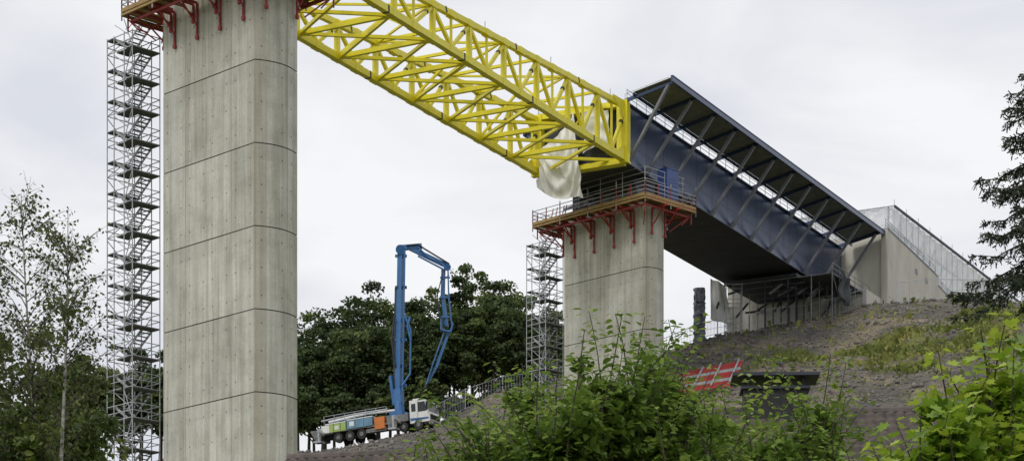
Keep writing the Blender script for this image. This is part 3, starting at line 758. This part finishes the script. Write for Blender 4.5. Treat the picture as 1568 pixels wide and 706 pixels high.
for sg in (-1,1):
    y=sg*1.235
    mb.poly([T(-1.35,y,1.85),T(-.3,y,1.85),T(-.52,y,2.85),T(-1.35,y,2.85)],1)
    mb.poly([T(-2.1,y,1.95),T(-1.6,y,1.95),T(-1.6,y,2.75),T(-2.1,y,2.75)],1)
    mb.poly([T(-2.25,y,1.0),T(-.1,y,1.0),T(-.1,y,1.18),T(-2.25,y,1.3)],3)
    mb.poly([T(-1.38,y,.8),T(-1.35,y,.8),T(-1.35,y,1.85),T(-1.38,y,1.85)],2)
    mb.beam(T(-.15,sg*1.5,1.9),T(-.15,sg*1.5,2.7),.12,.25,2); mb.beam(T(-.15,sg*1.2,2.6),T(-.15,sg*1.5,2.6),.05,.05,2)
mb.poly([T(-.075,-1.1,1.82),T(-.075,1.1,1.82),T(-.385,1.02,2.93),T(-.385,-1.02,2.93)],1)
mb.poly([T(.012,-1.0,1.0),T(.012,1.0,1.0),T(.02,1.0,1.5),T(.02,-1.0,1.5)],2)
tb(mb,-.1,.12,-1.25,1.25,.4,.78,7)
for y in (-.95,.95): tb(mb,.12,.14,y-.2,y+.2,.5,.68,0)
tb(mb,-2.0,-.9,-1.0,1.0,3.12,3.3,0)
tb(mb,-13.2,-.3,-.45,.45,.75,1.1,2)
tb(mb,-13.0,-2.6,-1.15,1.15,1.1,1.25,7)
for x in (-1.35,-3.1,-8.1,-9.5,-10.9):
    for sg in (-1,1):
        p=T(x,sg*.85,.52); q=T(x,sg*1.22,.52); mb.tube(p,q,.52,.52,20,2); mb.tube(q,T(x,sg*1.25,.52),.24,.20,14,7)
    mb.beam(T(x,-.85,.52),T(x,.85,.52),.16,.16,2)
    tb(mb,x-.65,x+.65,-1.24,-.75,1.08,1.13,2)
tb(mb,-6.5,-5.3,-1.24,-.5,.75,2.0,4)
tb(mb,-9.8,-6.75,-1.22,-.4,1.26,2.15,8)
tb(mb,-9.82,-6.73,-1.24,-.4,2.15,2.25,0); tb(mb,-12.42,-9.93,-1.22,-.4,2.05,2.15,0)
tb(mb,-11.9,-9.95,-1.2,-.4,1.2,2.05,5); tb(mb,-12.9,-11.93,-1.2,-.4,1.2,2.0,0)
tb(mb,-5.1,-2.6,-1.1,1.1,1.26,1.9,7)
tb(mb,-12.6,-3.0,-.35,1.2,1.26,2.2,8)
for x in (-8.8,-7.8,-11.4,-10.6): tb(mb,x,x+.03,-1.236,-1.2,1.3,2.1,2)
tb(mb,-9.5,-8.95,-1.235,-1.222,1.5,2.0,0); tb(mb,-11.3,-10.8,-1.215,-1.202,1.4,1.8,0)
tb(mb,-7.6,-5.2,-1.1,-.5,.55,.95,7); tb(mb,-4.9,-3.9,-1.22,-.6,.6,1.1,7)
pf=[(-14.4,1.7),(-13.0,1.7),(-13.1,.6),(-13.8,.6)]
A_=[T(x,-1.0,z) for x,z in pf]; Bq=[T(x,1.0,z) for x,z in pf]
mb.poly(A_,7); mb.poly(Bq,7)
for i in range(4): j=(i+1)%4; mb.quad(A_[i],Bq[i],Bq[j],A_[j],7)
for x,yy in ((-3.6,-3.6),(-12.8,-3.0),(-3.6,3.4),(-12.8,3.0)):
    s_=1 if yy>0 else -1
    mb.beam(T(x,s_*1.0,1.15),T(x+.6,yy,1.15),.3,.34,0); mb.beam(T(x+.6,yy,1.3),T(x+.6,yy,-.05),.2,.2,6); 
    p=T(x+.6,yy,-.1); mb.box(p,hd,lf,.9,.9,p.z-.1,p.z+.08,6)
mb.path([T(-13,-.9,2.6),T(-9,-1.0,2.75),T(-5,-1.0,2.7)],.09,.09,8,6)
mb.path([T(-12.6,0,2.6),T(-8,.1,2.9),T(-4.5,0,2.7)],.14,.14,8,0)
for x in np.arange(-12.6,-5,1.25): mb.beam(T(x,-1.05,2.2),T(x,-1.05,3.0),.045,.045,6)
mb.beam(T(-12.6,-1.05,3.0),T(-5.2,-1.05,3.0),.045,.045,6)
tb(mb,-4.9,-3.4,-.8,.8,1.9,2.4,3); mb.tube(T(-4.1,0,2.4),T(-4.1,0,3.5),.55,.45,14,3)
mb.build('truck',g,[M_white,M_glass,M_black,M_pump,M_orange,M_green,M_galv,M_grey,M_tank])
mb=MB(); dd=245.6
def BP(u,v,o=0): return W(u,v,dd+o)
p=T(-4.1,0,3.3); top=BP(614,380)
base=Vector((p.x,p.y,p.z)); 
mb.beam(base,BP(610,596),.85,.75,0); mb.beam(BP(610,600),top,.56,.5,0)
mb.beam(BP(604.5,600,.3),BP(607,440,.3),.26,.26,1)
mb.path([BP(616.5,600,-.4),BP(620,382,-.4)],.08,.08,8,0)
mb.path([BP(604,560,-.3),BP(600,520,-.3),BP(604,485,-.3)],.1,.1,6,1)
mb.beam(BP(604,620),BP(598,575),.3,.3,0)
for v in (392,440,490,520,560,590):
    mb.beam(BP(605,v,-.1),BP(623,v,-.1),.16,.3,1 if v in(440,560) else 0)
mb.path([BP(616,590,-.5),BP(628,572,-.5),BP(629,505,-.5),BP(618,480,-.5)],.11,.11,7,0)
mb.path([BP(629,520,-.5),BP(624,500,-.5),BP(628,485,-.5)],.14,.14,7,0)
mb.beam(BP(609,380),BP(646,377),.5,.5,0)
mb.tube(BP(613,382,-.5),BP(613,382,.5),.5,.5,12,0)
mb.path([BP(622,376,-.4),BP(640,374,-.4),BP(650,381,-.4),BP(688,404,-.4)],.09,.09,7,1)
mb.beam(BP(628,380),BP(686,408),.42,.45,0); mb.beam(BP(640,392,-.3),BP(682,414,-.3),.16,.16,0)
mb.path([BP(640,378,-.5),BP(658,396,-.5),BP(672,399,-.5),BP(684,413,-.5)],.08,.08,7,0)
mb.tube(BP(685,409,-.4),BP(685,409,.4),.38,.38,12,0)
mb.beam(BP(679,412),BP(678,452),.32,.36,0); mb.beam(BP(678,452),BP(684,500),.32,.34,0)
mb.path([BP(686,412,-.4),BP(687,455,-.4),BP(692,497,-.4)],.08,.08,7,0)
mb.path([BP(678,418,-.5),BP(670,450,-.5),BP(672,480,-.5),BP(682,500,-.5)],.06,.06,6,1)
mb.path([BP(676,485,-.4),BP(676,505,-.4),BP(690,508,-.4),BP(694,495,-.4)],.12,.12,7,0)
for v in (425,455,485): mb.beam(BP(674,v,-.2),BP(689,v,-.2),.14,.2,0)
mb.beam(BP(688,506),BP(668,562),.28,.3,0); mb.beam(BP(668,562),BP(655,585),.24,.24,0)
mb.path([BP(681,506,-.3),BP(662,560,-.3),BP(653,588,-.3)],.08,.08,7,0)
mb.path([BP(655,584),BP(651,594)],.14,.12,8,1)
mb.build('placing_boom',g,[M_pump,M_bdark])

# ------------------------------------------------------------------ houses
def house(cx,cy,length,run,zr,zg,ang,chim=None):
    g=group('tiled_roof_house'); ex=Vector((math.cos(ang),math.sin(ang),0)); ey=Vector((-math.sin(ang),math.cos(ang),0)); c=Vector((cx,cy,0)); drop=run*.75
    nu=int(length/.25)*6; nc=int(run/.3)
    V=[];F=[]
    for side in (-1,1):
        base=len(V); rows=[]
        for k in range(nc):
            for e in (0,1):
                f=(k+e)/nc; d=f*run; z=zr-f*drop+(.0 if e==0 else .09)
                rows.append((d+(.03 if e else 0),z))
        for d,z in rows:
            for i in range(nu+1):
                x=-length/2+length*i/nu; ww=abs(math.sin(math.pi*x/.25))**.7*.07+.012*mnoise.noise(Vector((x*2,d*2,0)))
                q=c+ex*x+ey*(side*d); V.append((q.x,q.y,z+ww))
        for r in range(len(rows)-1):
            for i in range(nu): a_=base+r*(nu+1)+i; F.append((a_,a_+1,a_+nu+2,a_+nu+1))
    fast_mesh('roof_tiles',V,F,[M_tile],g,smooth=False)
    mb=MB()
    for i in range(int(length/.4)):
        p=c+ex*(-length/2+i*.4); q=c+ex*(-length/2+i*.4+.42); mb.tube(Vector((p.x,p.y,zr+.0)),Vector((q.x,q.y,zr+.02)),.16,.14,10,0)
    mb.build('ridge',g,[M_tile])
    mb=MB()
    ze=zr-drop
    hw=run-.4
    mb.box(c,ex,ey,length-.6,hw*2,zg-1,ze+.15,0)
    for s_ in (-1,1):
        p=c+ex*(s_*(length/2-.3)); 
        mb.poly([Vector((*(p+ey*-hw).xy,ze+.15)),Vector((*(p+ey*hw).xy,ze+.15)),Vector((*p.xy,zr-.12))],0)
    for k in range(3):
        p=c+ex*(-length/3+k*length/3)-ey*(hw+.01); mb.box(p,ex,ey,1.1,.06,ze-1.9,ze-.6,1)
    mb.build('walls_and_windows',g,[M_plaster,M_glass])
    if chim:
        mb=MB(); 
        for x in chim:
            p=c+ex*x; mb.box(p,ex,ey,1.6,.8,zr-.8,zr+.55,0); mb.box(p,ex,ey,2.2,1.3,zr+.85,zr+.93,1)
            mb.box(p,ex,ey,1.75,.95,zr+.55,zr+.62,1)
            for a_ in (-.7,.7):
                for b_ in (-.3,.3):
                    q=p+ex*a_+ey*b_; mb.box(q,ex,ey,.07,.07,zr+.62,zr+.85,1)
        mb.build('chimney',g,[M_black,M_bdark])
house(7.0,60,7.6,4.5,11.95,2,math.radians(-2),[-.3])
house(-2.6,60.2,6.6,4.2,10.95,2,math.radians(-14),None)

# ------------------------------------------------------------------ vegetation
def rnd_unit(n):
    v=rng.normal(0,1,(n,3)); return v/np.linalg.norm(v,axis=1)[:,None]
def crown(cen,rad,nclump,per,lsize,clr=.28,shell=.55,tm=.42):
    cen=np.array(cen,float);rad=np.array(rad,float)
    P=[];Nn=[];Sz=[];Tn=[]
    for _ in range(nclump):
        d=rnd_unit(1)[0]; 
        if d[2]<-.5: d[2]*=-.5
        r=random.uniform(shell,1.0)*(1+.28*mnoise.noise(Vector(d*2.3)+Vector(cen*.37)))
        cc=cen+d*rad*r; cr=rad.mean()*clr*random.uniform(.5,1.3)
        k=int(per*random.uniform(.6,1.3)); dd_=rnd_unit(k); dd_[:,2]=np.abs(dd_[:,2])*np.where(rng.random(k)<.8,1,-1)*.7
        P.append(cc+dd_*cr*rng.uniform(.45,1.15,(k,1))); nn_=dd_+rng.normal(0,.5,(k,3)); nn_[:,2]+=.4; Nn.append(nn_)
        ct=random.gauss(tm,.18)
        Sz.append(rng.uniform(.6,1.3,k)*lsize); Tn.append(np.clip(ct+rng.normal(0,.14,k),0,1))
    return np.concatenate(P),np.concatenate(Nn),np.concatenate(Sz),np.concatenate(Tn)
M_forest=leafmat('forest_leaves',(.026,.045,.015),(.068,.105,.030),(.17,.215,.06),.32,.65)
M_dec=leafmat('dark_tree_leaves',(.030,.052,.012),(.085,.13,.024),(.22,.26,.05),.4,.5)
M_birchl=leafmat('birch_leaves',(.05,.065,.02),(.10,.13,.035),(.19,.20,.07),.4,.5)
M_haz=leafmat('hazel_leaves',(.05,.095,.015),(.15,.24,.038),(.33,.43,.09),.45,.40)
M_map=leafmat('maple_leaves',(.09,.17,.015),(.23,.36,.03),(.46,.54,.07),.45,.42)
M_spr=leafmat('spruce_needles',(.012,.024,.014),(.028,.045,.024),(.05,.07,.035),.1,.7)

def forest(specs,name,lsize,leaf=M_forest,per=150,ncl=46):
    g=group(name); mb=MB(); PS=[];NS=[];SS=[];TS=[]
    for (u,vt,d,rw) in specs:
        t=W(u,vt,d); x,y=t.x,d; zb=TZ(x,y); Ht=t.z-zb
        rz=Ht*.42; cz=t.z-rz*.98
        lean=random.uniform(-.4,.4)
        mb.path([(x,y,zb-.5),(x+lean*.5,y,zb+Ht*.35),(x+lean,y,zb+Ht*.8)],.26,.08,6,0)
        for q in range(7):
            a_=random.uniform(0,6.28); z=zb+Ht*random.uniform(.25,.6); l=rw*random.uniform(.5,.85)
            mb.path([(x+lean*.5,y,z),(x+lean*.5+math.cos(a_)*l*.5,y+math.sin(a_)*l*.5,z+l*.45),(x+lean*.5+math.cos(a_)*l,y+math.sin(a_)*l,z+l*.85)],.10,.03,5,0)
        P,Nn,S,Tt=crown((x,y,cz),(rw,rw,rz),ncl,per,lsize,.24,.4)
        tt=random.uniform(-.22,.22); PS.append(P);NS.append(Nn);SS.append(S);TS.append(np.clip(Tt+tt,0,1))
    P=np.concatenate(PS);n=len(P)
    leaves('foliage',P,rnd_unit(n),np.concatenate(NS),np.concatenate(SS),RH,leaf,g,np.concatenate(TS))
    mb.build('trunks',g,[M_bark])
specs=[]
prof_u=[440,470,500,530,560,590,620,650,680,710,740,770,800,830,860,890]
prof_v=[500,488,470,462,455,446,450,452,430,418,412,424,448,474,500,535]
for u in range(440,880,19):
    v=np.interp(u,prof_u,prof_v); specs.append((u+random.uniform(-6,6),v+random.uniform(-10,20),random.uniform(278,292),random.uniform(2.8,4.2)))
for u in range(445,880,28):
    v=np.interp(u,prof_u,prof_v)+50; specs.append((u+random.uniform(-6,6),v+random.uniform(-12,24),random.uniform(266,274),random.uniform(2.8,3.8)))
for u in range(450,820,42):
    specs.append((u+random.uniform(-6,6),590+random.uniform(-12,20),random.uniform(260,264),random.uniform(2.2,3.0)))
for u in (120,150,185,215,245,270,300): specs.append((u,random.uniform(535,575),random.uniform(225,240),random.uniform(3,4)))
forest(specs,'forest_trees',.38,per=165)

def decid(u,vt,d,rx,rz,ncl,per,ls,name,m,trunk=M_bark,clr=.2):
    g=group(name); t=W(u,vt,d); x=t.x; zb=TZ(x,d)-.3; cz=t.z-rz
    mb=MB(); P,Nn,S,Tt=crown((x,d,cz),(rx,rx,rz),ncl,per,ls,clr,.3)
    mb.path([(x,d,zb),(x+.2,d,zb+(cz-zb)*.6),(x-.1,d,cz),(x,d,cz+rz*.6)],.18,.04,8,0)
    for q in range(16):
        a_=random.uniform(0,6.28); z=cz-rz*random.uniform(-.3,.9); l=rx*random.uniform(.6,.95)
        mb.path([(x,d,z),(x+math.cos(a_)*l*.5,d+math.sin(a_)*l*.5,z+l*.35),(x+math.cos(a_)*l,d+math.sin(a_)*l,z+l*.8)],.04,.01,5,0)
    n=len(P); leaves('foliage',P,rnd_unit(n),Nn,S,OV,m,g,Tt); mb.build('trunk_and_limbs',g,[trunk])
decid(50,496,48,1.7,3.6,85,110,.15,'deciduous_tree',M_dec)
decid(-40,510,44,1.6,3.4,70,110,.15,'deciduous_tree',M_dec)
decid(118,512,50,1.0,3.2,60,100,.14,'deciduous_tree',M_dec)
decid(10,590,40,1.5,2.6,75,120,.14,'deciduous_tree',M_dec)
decid(155,630,42,.75,2.2,45,100,.13,'deciduous_tree',M_dec)
decid(85,610,41,.9,2.4,60,110,.13,'deciduous_tree',M_dec)

def birch(x,d,ztop,spread,name='birch_tree',nb=60,seed=1,lp=.36):
    rs=random.Random(seed); g=group(name); mb=MB(); zb=TZ(x,d)-.3; H=ztop-zb
    P=[];A=[];S=[];Tt=[]
    def trunkpos(f): return Vector((x+.25*math.sin(f*3+seed)-.1,d+.1*math.cos(f*4),zb+H*f))
    pts=[trunkpos(k/10) for k in range(11)]; mb.path(pts,.08,.006,7,0)
    for k in range(nb):
        f=rs.uniform(.5,.97); p=trunkpos(f); a_=rs.uniform(0,6.28); l=spread*(1.25-f)*rs.uniform(.8,1.5)
        dirv=Vector((math.cos(a_),math.sin(a_),rs.uniform(.7,1.5))).normalized(); pts=[p]
        for s_ in range(5):
            dirv=(dirv+Vector((rs.gauss(0,.12),rs.gauss(0,.12),-.05))).normalized(); pts.append(pts[-1]+dirv*l/4)
        mb.path(pts,.012,.003,4,1)
        for j in range(1,6):
            for w_ in range(3):
                dv=(dirv+Vector((rs.gauss(0,.6),rs.gauss(0,.6),rs.uniform(-.5,.5)))).normalized(); tl=rs.uniform(.2,.5)
                q=[pts[j]]
                for s_ in range(3): dv=(dv+Vector((0,0,-.12))).normalized(); q.append(q[-1]+dv*tl/3)
                mb.path(q,.004,.002,3,1)
                for s_ in range(1,4):
                    for e in range(3):
                        if rs.random()<lp:
                            P.append(q[s_]+Vector((rs.gauss(0,.04),rs.gauss(0,.04),rs.gauss(0,.04)))); A.append((rs.gauss(0,1),rs.gauss(0,1),-.8)); S.append(rs.uniform(.055,.085)); Tt.append(rs.random())
    n=len(P); leaves('foliage',[tuple(p) for p in P],A,rnd_unit(n),S,OV,M_birchl,g,np.array(Tt)); mb.build('trunk_and_twigs',g,[M_birchb,M_bark])
birch(-8.05,40,W(0,298,40).z,1.5,seed=1,nb=55); birch(-7.5,39,W(0,322,39).z,1.25,seed=5,nb=42); birch(-8.8,40,W(0,340,40).z,1.3,seed=9,nb=40)

def spruce(x,d,ztop,zlow,seed=3):
    rs=random.Random(seed); g=group('spruce_tree'); mb=MB(); zb=TZ(x,d)-.3
    mb.path([(x,d,zb),(x,d,(zb+ztop)/2),(x,d,ztop)],.2,.02,8,0)
    P=[];A=[];S=[];Tt=[]
    z=ztop-.2
    while z>zlow:
        f=(ztop-z)/(ztop-zlow); R=.55+1.6*f**.8
        for k in range(8):
            a_=rs.uniform(0,6.28); l=R*rs.uniform(.6,1.12); p=Vector((x,d,z+rs.uniform(-.1,.1))); pts=[p]
            for s_ in range(7):
                dirv=Vector((math.cos(a_),math.sin(a_),.15-.75*math.sin(min(1,s_/4.5)*1.6)+(.6 if s_>4 else 0))).normalized(); pts.append(pts[-1]+dirv*l/7)
            mb.path(pts,.022,.006,4,0)
            n_=int(l*30)
            for t in range(n_):
                ff=rs.uniform(.1,1); i=min(6,int(ff*7)); q=pts[i].lerp(pts[i+1],ff*7-i)
                side=rs.choice((-1,1)); sd=Vector((-math.sin(a_)*side,math.cos(a_)*side,0)); sl=(.14+.34*(1-ff))*rs.uniform(.6,1.2)
                dv=(sd*.7+dirv*.6+Vector((0,0,-rs.uniform(.3,1.4)))).normalized()
                e=q+dv*sl; 
                for u_ in range(6):
                    w_=q.lerp(e,u_/5); P.append(tuple(w_)); nd=(dv*.7+Vector((rs.gauss(0,.6),rs.gauss(0,.6),rs.gauss(0,.6)))); A.append(tuple(nd)); S.append(rs.uniform(.06,.10)); Tt.append(rs.random())
        z-=rs.uniform(.3,.48)
    n=len(P); leaves('needles',P,A,rnd_unit(n),S,(NE[0]*np.array([2.0,1,1]),NE[1]),M_spr,g,np.array(Tt)); mb.build('trunk_and_branches',g,[M_bark])
spruce(W(1612,0,45).x,45,W(0,90,45).z,W(0,455,45).z)

def shrub(name,x,d,zm,zt,spread,ncl,per,nsh,ls,tpl,m,seed,step=.085,depth=.8):
    rs=random.Random(seed); g=group(name); mb=MB(); zb=TZ(x,d)-.2; rz=1.25; cz=zm-rz*.9
    P,Nn,S,Tt=crown((x,d,cz),(spread,depth,rz),ncl,per,ls,.20,.25,.47)
    n=len(P); out=P-np.array([x,d,cz]); out/=np.linalg.norm(out,axis=1)[:,None]+1e-6
    A=out*.7+rng.normal(0,.7,(n,3)); A[:,2]-=.35
    Nn=rng.normal(0,.45,(n,3)); Nn[:,2]+=1
    for k in range(5):
        a_=rs.uniform(0,6.28); mb.path([(x,d,zb),(x+math.cos(a_)*.2,d+math.sin(a_)*.2,(zb+cz)/2),(x+math.cos(a_)*spread*.4,d+math.sin(a_)*depth*.4,cz)],.05,.03,6,0)
    P2=[];A2=[];N2=[];S2=[];T2=[]
    for k in range(nsh):
        a_=rs.uniform(0,6.28); r=math.sqrt(rs.random())*.75
        p=Vector((x+math.cos(a_)*r*spread,d+math.sin(a_)*r*depth,cz+rs.uniform(-.3,.4)))
        tz_=zm+(zt-zm)*(rs.random()**1.4) if k>1 else zt
        hgt=max(.3,tz_-p.z)
        outv=Vector((math.cos(a_),math.sin(a_),0))*rs.uniform(.02,.30); dv=(Vector((0,0,1))+outv).normalized(); bend=Vector((rs.gauss(0,.05),rs.gauss(0,.05),0)); n_=int(hgt/step*1.05); q=p; pts=[q]
        ts=rs.gauss(.55,.14)
        for s_ in range(n_):
            dv=(dv+bend*.6+Vector((rs.gauss(0,.05),rs.gauss(0,.05),0))).normalized(); q=q+dv*step; pts.append(q)
            f=s_/max(1,n_)
            for e in range(4 if f<.6 else 3):
                la=s_*2.4+e*1.9+rs.uniform(-.5,.5); o=Vector((math.cos(la),math.sin(la),rs.uniform(-.35,.5)))
                off=rs.uniform(.01,.24)*(1-f*.7)
                P2.append(tuple(q+o*off)); A2.append(tuple(o+Vector((0,0,-.25)))); N2.append((rs.gauss(0,.45),rs.gauss(0,.45),1)); S2.append(ls*rs.uniform(.6,1.2)*(1-.25*f)); T2.append(min(1,max(0,ts+rs.gauss(0,.13)+.3*(f-.5))))
        mb.path(pts[::3]+[pts[-1]],.012,.004,4,0)
    P=np.concatenate([P,np.array(P2)]);A=np.concatenate([A,np.array(A2)]);Nn=np.concatenate([Nn,np.array(N2)]);S=np.concatenate([S,S2]);Tt=np.concatenate([Tt,T2])
    leaves('foliage',P,A,Nn,S,tpl,m,g,Tt); mb.build('stems',g,[M_bark])
# (bearing, mass top, shoot top, half width, clumps)
hz=[(645,715,680,.4,22),(700,700,662,.45,35),(745,668,620,.45,45),(762,665,540,.22,14),(805,628,580,.5,55),(862,592,530,.55,75),(925,572,484,.6,80),(975,582,540,.6,80),(1006,570,484,.45,70),(1050,628,572,.5,60),(1108,640,470,.42,55),(1165,662,600,.5,55),(1222,660,606,.45,50),(1262,640,530,.22,26),(1300,712,668,.35,28),(1355,718,690,.35,25),(900,640,600,.9,110),(1040,672,635,1.0,110),(1170,690,655,.9,100),(790,692,655,.7,75),(1400,722,690,.4,25)]
for i,(u,vm,v,sp,n) in enumerate(hz):
    dd_=29+random.uniform(-2.2,2.2); shrub('hazel_bush',W(u,0,dd_).x,dd_,W(0,vm,dd_).z,W(0,v,dd_).z,sp,n,36,14,.14,OV,M_haz,100+i)
mpz=[(1405,712,672,.3,30),(1455,640,560,.3,40),(1510,596,540,.42,60),(1558,556,508,.4,60),(1480,655,610,.45,65),(1540,640,600,.5,70),(1600,565,525,.4,50),(1440,690,650,.4,45)]
for i,(u,vm,v,sp,n) in enumerate(mpz):
    dd_=20+random.uniform(-1,1); shrub('maple_sapling',W(u,0,dd_).x,dd_,W(0,vm,dd_).z,W(0,v,dd_).z,sp,n,26,6,.165,MP,M_map,200+i,.11,.5)

# ------------------------------------------------------------------ world / light / camera
w=bpy.data.worlds.new('World'); scene.world=w; w.use_nodes=True; N=w.node_tree.nodes; L=w.node_tree.links
bg=N['Background']; bg.inputs['Strength'].default_value=.1
sky=N.new('ShaderNodeTexSky'); sky.sky_type='NISHITA'; sky.sun_disc=False; sky.sun_elevation=math.radians(50); sky.sun_rotation=math.radians(215)
tc=N.new('ShaderNodeTexCoord'); mp=N.new('ShaderNodeMapping'); mp.inputs['Scale'].default_value=(1,1,2.4); L.new(tc.outputs['Generated'],mp.inputs['Vector'])
nz=N.new('ShaderNodeTexNoise'); nz.inputs['Scale'].default_value=6.5; nz.inputs['Detail'].default_value=6; nz.inputs['Roughness'].default_value=.5; nz.inputs['Distortion'].default_value=.4; L.new(mp.outputs['Vector'],nz.inputs['Vector'])
cr=N.new('ShaderNodeValToRGB'); cr.color_ramp.elements[0].position=.36; cr.color_ramp.elements[0].color=(.73,.75,.805,1); cr.color_ramp.elements[1].position=.62; cr.color_ramp.elements[1].color=(.95,.952,.965,1)
L.new(nz.outputs['Fac'],cr.inputs['Fac'])
vm=N.new('ShaderNodeVectorMath'); vm.operation='SCALE'; vm.inputs['Scale'].default_value=10.2; L.new(cr.outputs['Color'],vm.inputs[0])
mx=N.new('ShaderNodeMix'); mx.data_type='RGBA'; mx.inputs[0].default_value=.94; L.new(sky.outputs['Color'],mx.inputs[6]); L.new(vm.outputs[0],mx.inputs[7]); L.new(mx.outputs[2],bg.inputs['Color'])
sl=bpy.data.lights.new('sun','SUN'); sl.energy=1.5; sl.angle=math.radians(14); sl.color=(1,.965,.91)
so=bpy.data.objects.new('sun',sl); col.objects.link(so)
el=math.radians(50); az=math.radians(215)
sd=Vector((math.sin(az)*math.cos(el),math.cos(az)*math.cos(el),math.sin(el)))
so.rotation_euler=sd.to_track_quat('Z','Y').to_euler()
cam=bpy.data.cameras.new('camera'); co=bpy.data.objects.new('camera',cam); col.objects.link(co)
co.location=(0,0,0); co.rotation_euler=(math.radians(90),0,0); cam.sensor_width=36; cam.lens=3600/1568*36; cam.shift_y=(1350-353)/1568; cam.clip_end=9000; cam.clip_start=.5
scene.camera=co
scene.view_settings.view_transform='Standard'; scene.view_settings.look='None'; scene.view_settings.exposure=0
print('faces',sum(len(o.data.polygons) for o in bpy.data.objects if o.type=='MESH'))
